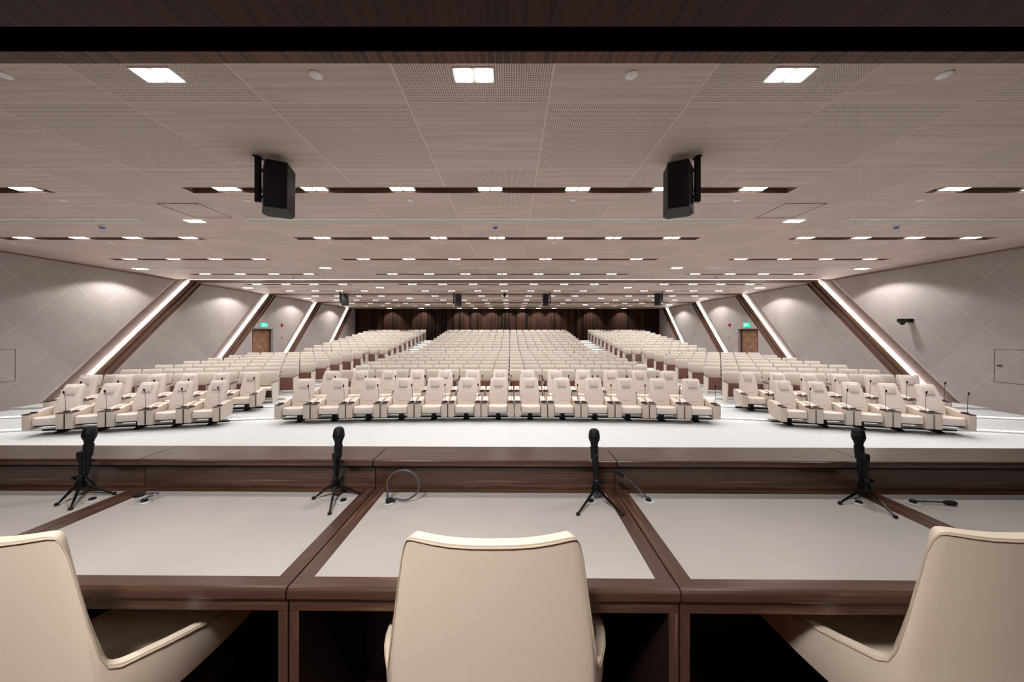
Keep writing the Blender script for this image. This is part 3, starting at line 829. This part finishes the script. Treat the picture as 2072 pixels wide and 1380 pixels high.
bm.free()
me = bpy.data.meshes.new('rear_seats'); me.from_pydata([tuple(v) for v in vs], [], fs)
for k2 in mats: me.materials.append(M[k2])
me.polygons.foreach_set('material_index', mi); me.polygons.foreach_set('use_smooth', sm); me.update()
tag(link('rear_seats', me), 'far rows of cream tip-up seats rising to the back wall', 'auditorium seats', kind='stuff')

# ------------------------------------------------------------------ conference desk: five walnut units side by side
DYAW = -math.radians(0.55)
DR = Matrix.Translation((0, 1.35, 0)) @ Matrix.Rotation(DYAW, 4, 'Z') @ Matrix.Translation((0, -1.35, 0))
JX = [-2.95, -1.795, -.66, .502, 1.675, 2.84, 4.0]
DNAME = ['far left', 'left', 'middle', 'right', 'far right', 'outermost right']
YN, YF, YS = 1.015, 1.68, 1.85
g = .0025
for n in range(6):
    xa, xb = JX[n] + g, JX[n + 1] - g; cx = (xa + xb) / 2
    r = empty('conference_desk'); r.matrix_world = DR @ Matrix.Translation((cx, 0, 0)); a, b = xa - cx, xb - cx
    tag(r, 'walnut conference desk unit with grey leather mat and raised ledge, %s one' % DNAME[n], 'desk', 'walnut desk units in a row')
    bw = .052
    f = B()
    prism(f, [(YN + .004, DT - .036), (YN, DT - .03), (YN, DT - .013), (YN + .0015, DT - .0075), (YN + .0055, DT - .002), (YN + .012, DT), (YN + bw, DT), (YN + bw, DT - .036)], 'x', a, b)
    obj('desk_edge', f, 'wood_x', r)
    for x0, x1 in ((a, a + bw), (b - bw, b)):
        f = B(); box(f, x0, x1, YN + bw, YF, DT - .036, DT, .001); obj('border', f, 'wood_y', r)
    f = B(); box(f, a + bw, b - bw, 1.64, YF, DT - .036, DT, .001); obj('rear_border', f, 'wood_x', r)
    f = B(); box(f, a + bw, b - bw, YN + bw, 1.64, DT - .036, DT - .0005); obj('leather_mat', f, 'mat', r)
    f = B(); box(f, a, b, YN + .012, YN + .04, DT - .075, DT - .04, .001); obj('apron', f, 'wood_x', r)
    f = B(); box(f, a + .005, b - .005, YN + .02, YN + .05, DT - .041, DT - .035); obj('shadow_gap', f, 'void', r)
    f = B(); box(f, a, b, YF, YF + .02, ST, DT + .105, .0); obj('back_panel', f, 'wood_x', r)
    f = B(); box(f, a, b, YF - .012, YF, DT + .105, DT + .12); box(f, a, b, YF - .012, YF + .02, DT + .105, DT + .122); obj('ledge_recess', f, 'wood_dark', r)
    f = B(); prism(f, [(1.648, DT + .12), (1.645, DT + .124), (1.645, DT + .139), (1.6465, DT + .1445), (1.6505, DT + .1485), (1.656, DT + .150), (YS, DT + .150), (YS, DT + .12)], 'x', a, b); obj('ledge', f, 'wood_x', r)
    f = B(); box(f, a, b, YS - .03, YS - .01, ST, DT + .12); obj('front_cladding', f, 'wood_x', r)
    for x0, x1 in ((a, a + .028), (b - .028, b)):
        f = B(); box(f, x0, x1, YN + .015, YF, ST, DT - .075, .001); p_ = obj('side_panel', f, 'wood_dark', r)
        f = B(); box(f, x0, x1, YN + .012, YN + .0155, ST, DT - .0755); obj('edge_band', f, 'wood_z', p_)
    f = B(); box(f, a + .028, b - .028, YF - .04, YF - .001, ST, DT - .04); obj('modesty_panel', f, 'wood_dark', r)
    if n == 2:
        f = B(); box(f, a + .028, a + .40, 1.50, YF - .05, ST, DT - .08); cb = obj('cupboard', f, 'wood_dark', r)
        f = B(); tube(f, [(a + .36, 1.495, .93), (a + .36, 1.475, .95), (a + .36, 1.475, 1.02), (a + .36, 1.495, 1.04)], .006, 8); obj('cupboard_handle', f, 'grey_tube', cb, True)

# ------------------------------------------------------------------ tub chairs behind the desk
def make_chair():
    r = empty('tub_chair')
    HB, HA = 1.008, .70
    half = []   # (x, y, top, bottom, taper)
    def T(s): return s
    path = [(0, -.018), (.06, -.017), (.12, -.013), (.17, -.007), (.21, .000), (.232, .005), (.246, .010), (.2540, .014), (.2585, .018)]
    for i, (x, y) in enumerate(path):
        top = [HB - .004, HB - .004, HB - .003, HB, HB + .003, HB + .004, HB, HB - .016, HB - .055][i]
        half.append((x, y, top, .36, 1))
    for x, y, top, bot in ((.2615, .0215, .77, .37), (.2650, .027, .68, .385), (.2705, .037, .641, .40), (.281, .055, .627, .42), (.299, .092, .621, .435),
                           (.316, .135, .612, .445), (.329, .185, .600, .45), (.338, .24, .585, .452), (.342, .30, .565, .452), (.342, .35, .547, .45), (.342, .40, .528, .448), (.342, .425, .51, .452)):
        half.append((x, y, top, bot, 0))
    cols = [(-a[0],) + a[1:] for a in half[:0:-1]] + half
    NV = 12
    f = B(); G = []
    for (x, y, top, bot, tp) in cols:
        c = []
        for j in range(NV + 1):
            t = j / NV; z = bot + (top - bot) * t
            k = max(0.0, min(1.0, (z - .68) / (.32)))
            fx = 1 - .165 * k if abs(x) <= .27 else 1 - .165 * k
            low = max(0.0, (.60 - z) / .24)                     # tuck in towards the seat base
            fx *= 1 - .10 * low * low
            lean = -.030 * max(0.0, (z - .62) / .38) + .05 * low * low
            c.append(f.verts.new((x * fx, y + lean, z)))
        G.append(c)
    for i in range(len(G) - 1):
        for j in range(NV): q = f.faces.new((G[i][j], G[i + 1][j], G[i + 1][j + 1], G[i][j + 1])); q.smooth = True
    tops = [c[-1].co.copy() for c in G]; prev_ = [c[-2].co.copy() for c in G]
    me = bpy.data.meshes.new('shell'); f.normal_update(); f.to_mesh(me); f.free(); me.materials.append(M['cream'])
    o = link('shell', me, r)
    sd = o.modifiers.new('s', 'SOLIDIFY'); sd.thickness = .025; sd.offset = -1; sd.use_even_offset = False
    bv = o.modifiers.new('b', 'BEVEL'); bv.width = .008; bv.segments = 2; bv.limit_method = 'ANGLE'; bv.angle_limit = math.radians(50)
    ss = o.modifiers.new('u', 'SUBSURF'); ss.levels = 1; ss.render_levels = 1
    # piping along the rim
    f = B(); pts = []
    for i, t in enumerate(tops):
        d = (prev_[i] - t).normalized()
        a = tops[max(i - 1, 0)]; b = tops[min(i + 1, len(tops) - 1)]; tan = (b - a).normalized()
        out = tan.cross(d).normalized()
        if out.dot(Vector((t.x, t.y - .25, 0))) < 0: out = -out
        pts.append(t + d * .007 + out * .0012)
    f2 = B(); tube(f2, pts[1:-1], .0022, 6); obj('piping', f2, 'seam', o, True)
    f = B(); rings = []
    for z, hw, y0, y1 in ((.36, .20, .08, .42), (.375, .235, .045, .46), (.42, .25, .035, .475), (.445, .245, .04, .47), (.455, .22, .06, .44)):
        rings.append([(x, (y0 + y1) / 2 + q, z) for x, q in rrect(hw, (y1 - y0) / 2, .06, 4)])
    loft(f, rings); obj('seat_cushion', f, 'cream', r, True)
    f = B(); box(f, -.16, .16, .08, .38, .32, .362, .01, 2); lathe(f, [(.035, .06), (.035, .2), (.03, .2), (.03, .33)], 16, Matrix.Translation((0, .24, 0))); obj('gas_lift', f, 'black_metal', r, True)
    f = B()
    for k in range(5):
        a = 2 * PI * k / 5 + .3; c, s = math.cos(a), math.sin(a)
        tube(f, [(0, .24, .085), (.12 * c, .24 + .12 * s, .08), (.27 * c, .24 + .27 * s, .06)], [.028, .022, .014], 8)
    base = obj('star_base', f, 'chrome', r, True)
    for k in range(5):
        a = 2 * PI * k / 5 + .3; c, s = math.cos(a), math.sin(a)
        f = B(); lathe(f, [(.001, -.018), (.024, -.018), (.026, 0), (.024, .018), (.001, .018)], 14, Matrix.Translation((.27 * c, .24 + .27 * s, .026)) @ Matrix.Rotation(PI / 2, 4, 'Y')); obj('castor', f, 'black', base, True)
    return r
CH = make_chair()
for n, (x, y, rz, lb) in enumerate(((-.045, .862, 0, 'cream leather tub chair seen from behind before the middle desk unit'),
                                    (-1.315, .868, -.02, 'cream leather tub chair at the left edge, partly cut off'),
                                    (1.275, .888, .02, 'cream leather tub chair at the right edge, partly cut off'))):
    o = CH if n == 0 else dup(CH)
    o.location = (x, y, ST); o.rotation_euler = (0, 0, rz)
    tag(o, lb, 'chair', 'cream leather tub chairs at the desk')

# ------------------------------------------------------------------ things on the desk
def stand(px, py, feet, micdx, rz, lab1, lab2, tilt, cable=True, mict=0.0):
    c = PZ(px, py, DT); c.z = DT
    r = empty('tripod_stand', (c.x, c.y, DT)); tag(r, lab1, 'microphone stand', 'black table tripod stands')
    f = B(); lathe(f, [(.018, .038), (.021, .045), (.021, .058), (.014, .068), (.014, .08)], 16); obj('hub', f, 'black_metal', r, True)
    for (fx, fy) in feet:
        q = PZ(fx, fy, DT); dx, dy = q.x - c.x, q.y - c.y
        L = math.hypot(dx, dy); ux, uy = dx / L, dy / L; L = min(max(L, .09), .17)
        f = B(); tube(f, [(ux * .010, uy * .010, .055), (ux * .035, uy * .035, .045), (ux * (L - .008), uy * (L - .008), .009)], [.008, .0065, .0038], 8); lg = obj('leg', f, 'black_metal', r, True)
        f = B(); lathe(f, [(.004, .0), (.008, .002), (.008, .009), (.004, .013)], 10, Matrix.Translation((ux * L, uy * L, 0))); obj('rubber_foot', f, 'black_soft', lg, True)
    f = B(); tube(f, [(0, 0, .06), (0, 0, .19)], .0075, 10); obj('pole', f, 'black', r, True)
    f = B(); box(f, -.011, .011, -.011, .011, .07, .095, .004, 1); lathe(f, [(.004, 0), (.004, .02), (.010, .022), (.010, .034), (.004, .036)], 10, Matrix.Translation((0, 0, .084)) @ Matrix.Rotation(-PI / 2 if micdx >= 0 else PI / 2, 4, 'Y'))
    obj('clamp_knob', f, 'black_metal', r, True)
    f = B(); box(f, -.010, .010, -.012, .02, .170, .207, .005, 2)
    mx = Matrix.Translation((0, .030, .207)) @ Matrix.Rotation(tilt, 4, 'X')
    lathe(f, [(.0165, -.03), (.0185, .022), (.0185, .026), (.0165, .026), (.0165, -.03)], 16, mx)
    obj('clip', f, 'black', r, True)
    m_ = empty('handheld_microphone'); m_.matrix_world = Matrix.Translation((c.x, c.y, DT)) @ mx; tag(m_, lab2, 'microphone', 'handheld microphones in the stands')
    f = B(); lathe(f, [(.001, -.098), (.0095, -.098), (.0105, -.09), (.0125, -.02), (.0155, .03), (.0185, .045)], 18); obj('handle', f, 'black', m_, True)
    f = B(); lathe(f, [(.0185, .045), (.0235, .055), (.0258, .066), (.0258, .070), (.0250, .082), (.0225, .095), (.017, .104), (.008, .108), (.0005, .109)], 20); obj('grille', f, 'grille', m_, True)
    f = B(); lathe(f, [(.0262, .064), (.0268, .067), (.0262, .070)], 20); obj('ring', f, 'black_metal', m_, True)
    if cable:
        f = B(); inv = mx.inverted()
        pp = [Vector((0, 0, -.095)), Vector((0, 0, -.13)), inv @ Vector((.004, .04, .05)), inv @ Vector((.012, .05, .012)), inv @ Vector((.02, .07, .004))]
        tube(f, curve(pp, 6), [.0075] * 5 + [.003] * 20, 8); obj('cable', f, 'black', m_, True)
stand(163, 1004, [(118, 1022), (134, 1044), (231, 1001)], 1, 0, 'black tripod stand with splayed legs at the left end of the desk', 'black handheld microphone in the leftmost tripod stand', -.06)
stand(678, 1006, [(636, 1010), (667, 1041), (726, 1000)], -1, 0, 'black tripod stand left of the coiled gooseneck microphone', 'black handheld microphone held up left of the coiled gooseneck', -.06)
stand(1206, 1012, [(1168, 1044), (1259, 1043), (1205, 990)], -1, 0, 'black tripod stand left of the upright slanted gooseneck', 'black handheld microphone held up left of the slanted gooseneck', -.06)
stand(1752, 1010, [(1696, 1021), (1819, 1053), (1760, 985)], -1, 0, 'black tripod stand at the right end of the desk', 'black handheld microphone in the rightmost tripod stand', -.06)
def plate(x, y, r_=.027): 
    f = B(); lathe(f, [(r_, 0), (r_, .003), (r_ * .8, .005), (r_ * .55, .004), (.012, .004)], 24); return f
def goose(px, py, pts, head, label, hd=None):
    c = PZ(px, py, DT)
    r = empty('gooseneck_microphone', (c.x, c.y, DT)); tag(r, label, 'gooseneck microphone', 'gooseneck microphones set in the desk')
    obj('base_ring', plate(0, 0), 'ring', r, True)
    f = B(); lathe(f, [(.013, .003), (.011, .012), (.006, .016)], 14); obj('socket', f, 'black', r, True)
    f = B(); tube(f, curve(pts, 10), .0044, 8); obj('neck', f, 'grey_tube', r, True)
    a, b = Vector(head[0]), Vector(head[1]); d = (b - a).normalized()
    f = B(); L = (b - a).length
    lathe(f, [(.004, 0), (.009, L * .25), (.0105, L * .5), (.010, L * .85), (.004, L)], 14, Matrix.Translation(a) @ d.to_track_quat('Z', 'Y').to_matrix().to_4x4()); obj('windscreen', f, 'black_soft', r, True)
# short bent one at the left
goose(292, 1016, [(0, 0, .012), (.012, .003, .02), (.03, .012, .026), (.038, .022, .028), (.03, .028, .028), (.005, .02, .03), (-.008, .01, .032)], ((-.006, .012, .032), (-.04, -.012, .032)),
      'short bent gooseneck microphone folded near the leftmost tripod stand')
lp = []
for k in range(0, 19):
    a = -2.75 + 2 * PI * k / 19 * .96
    lp.append((.052 + .082 * math.cos(a), -.004 + .012 * math.sin(a * .5), .070 + .064 * math.sin(a)))
goose(786, 1018, [(0, 0, .01)] + [(-.005 + 0 * k, 0, .03) for k in range(1)] + [(.0 + .062 - .072 * math.cos(a), .01, .076 + .066 * math.sin(a)) for a in [-.25 + 2 * PI * k / 16 * .93 for k in range(17)]][:16], ((.03, .005, .010), (-.012, .0, .016)),
      'gooseneck microphone bent round into a full loop on the desk')
goose(1312, 1014, [(0, 0, .01), (-.02, .01, .03), (-.07, .02, .075), (-.105, .03, .102)], ((-.10, .03, .098), (-.14, .035, .126)),
      'slanted gooseneck microphone leaning out of the right desk unit')
goose(1847, 1018, [(0, 0, .014), (.02, -.002, .010), (.07, -.01, .012), (.115, -.015, .012)], ((.112, -.015, .012), (.165, -.025, .011)),
      'gooseneck microphone lying flat at the far right of the desk')
for i, (px, py) in enumerate(((187, 1012), (695, 1014), (1195, 1015), (1738, 1018))):
    c = PZ(px, py, DT); r = empty('desk_socket', (c.x, c.y, DT))
    tag(r, 'round metal desk socket under the %s tripod stand from left' % ORD[i + 1], 'desk socket', 'round metal sockets in the desk')
    obj('ring', plate(0, 0, .03), 'ring', r, True)
    f = B(); lathe(f, [(.014, .002), (.012, .01), (.001, .011)], 14); obj('plug', f, 'black', r, True)
# floor box under the right desk unit
c = PZ(1465, 1335, ST)
r = empty('floor_box', (c.x, c.y, ST)); tag(r, 'open black metal floor box with sockets under the right desk unit', 'floor box')
f = B(); box(f, 0, .30, -.10, 0, 0, .012, .002); box(f, 0, .02, -.30, -.1, 0, .012); box(f, .28, .30, -.30, -.1, 0, .012); obj('rim', f, 'black', r)
f = B(); box(f, .04, .27, -.135, -.11, 0, .02, .004, 1); obj('hinge_bar', f, 'black_metal', r)
f = B()
for x in (.035, .13, .225): lathe(f, [(.004, .012), (.004, .014), (.001, .015)], 8, Matrix.Translation((x, -.025, 0)))
obj('screw', f, 'chrome', r)
f = B(); box(f, .07, .085, -.20, -.16, .0, .012); box(f, .12, .18, -.2, -.165, 0, .012, .003); obj('socket', f, 'brass', r)
# left floor hatch
c = PZ(478, 1336, ST)
r = empty('floor_hatch', (c.x, c.y, ST)); tag(r, 'dark flush floor hatch under the left desk unit', 'floor hatch')
f = B(); box(f, 0, .28, -.3, 0, 0, .006, .002); obj('lid', f, 'wood_dark', r)
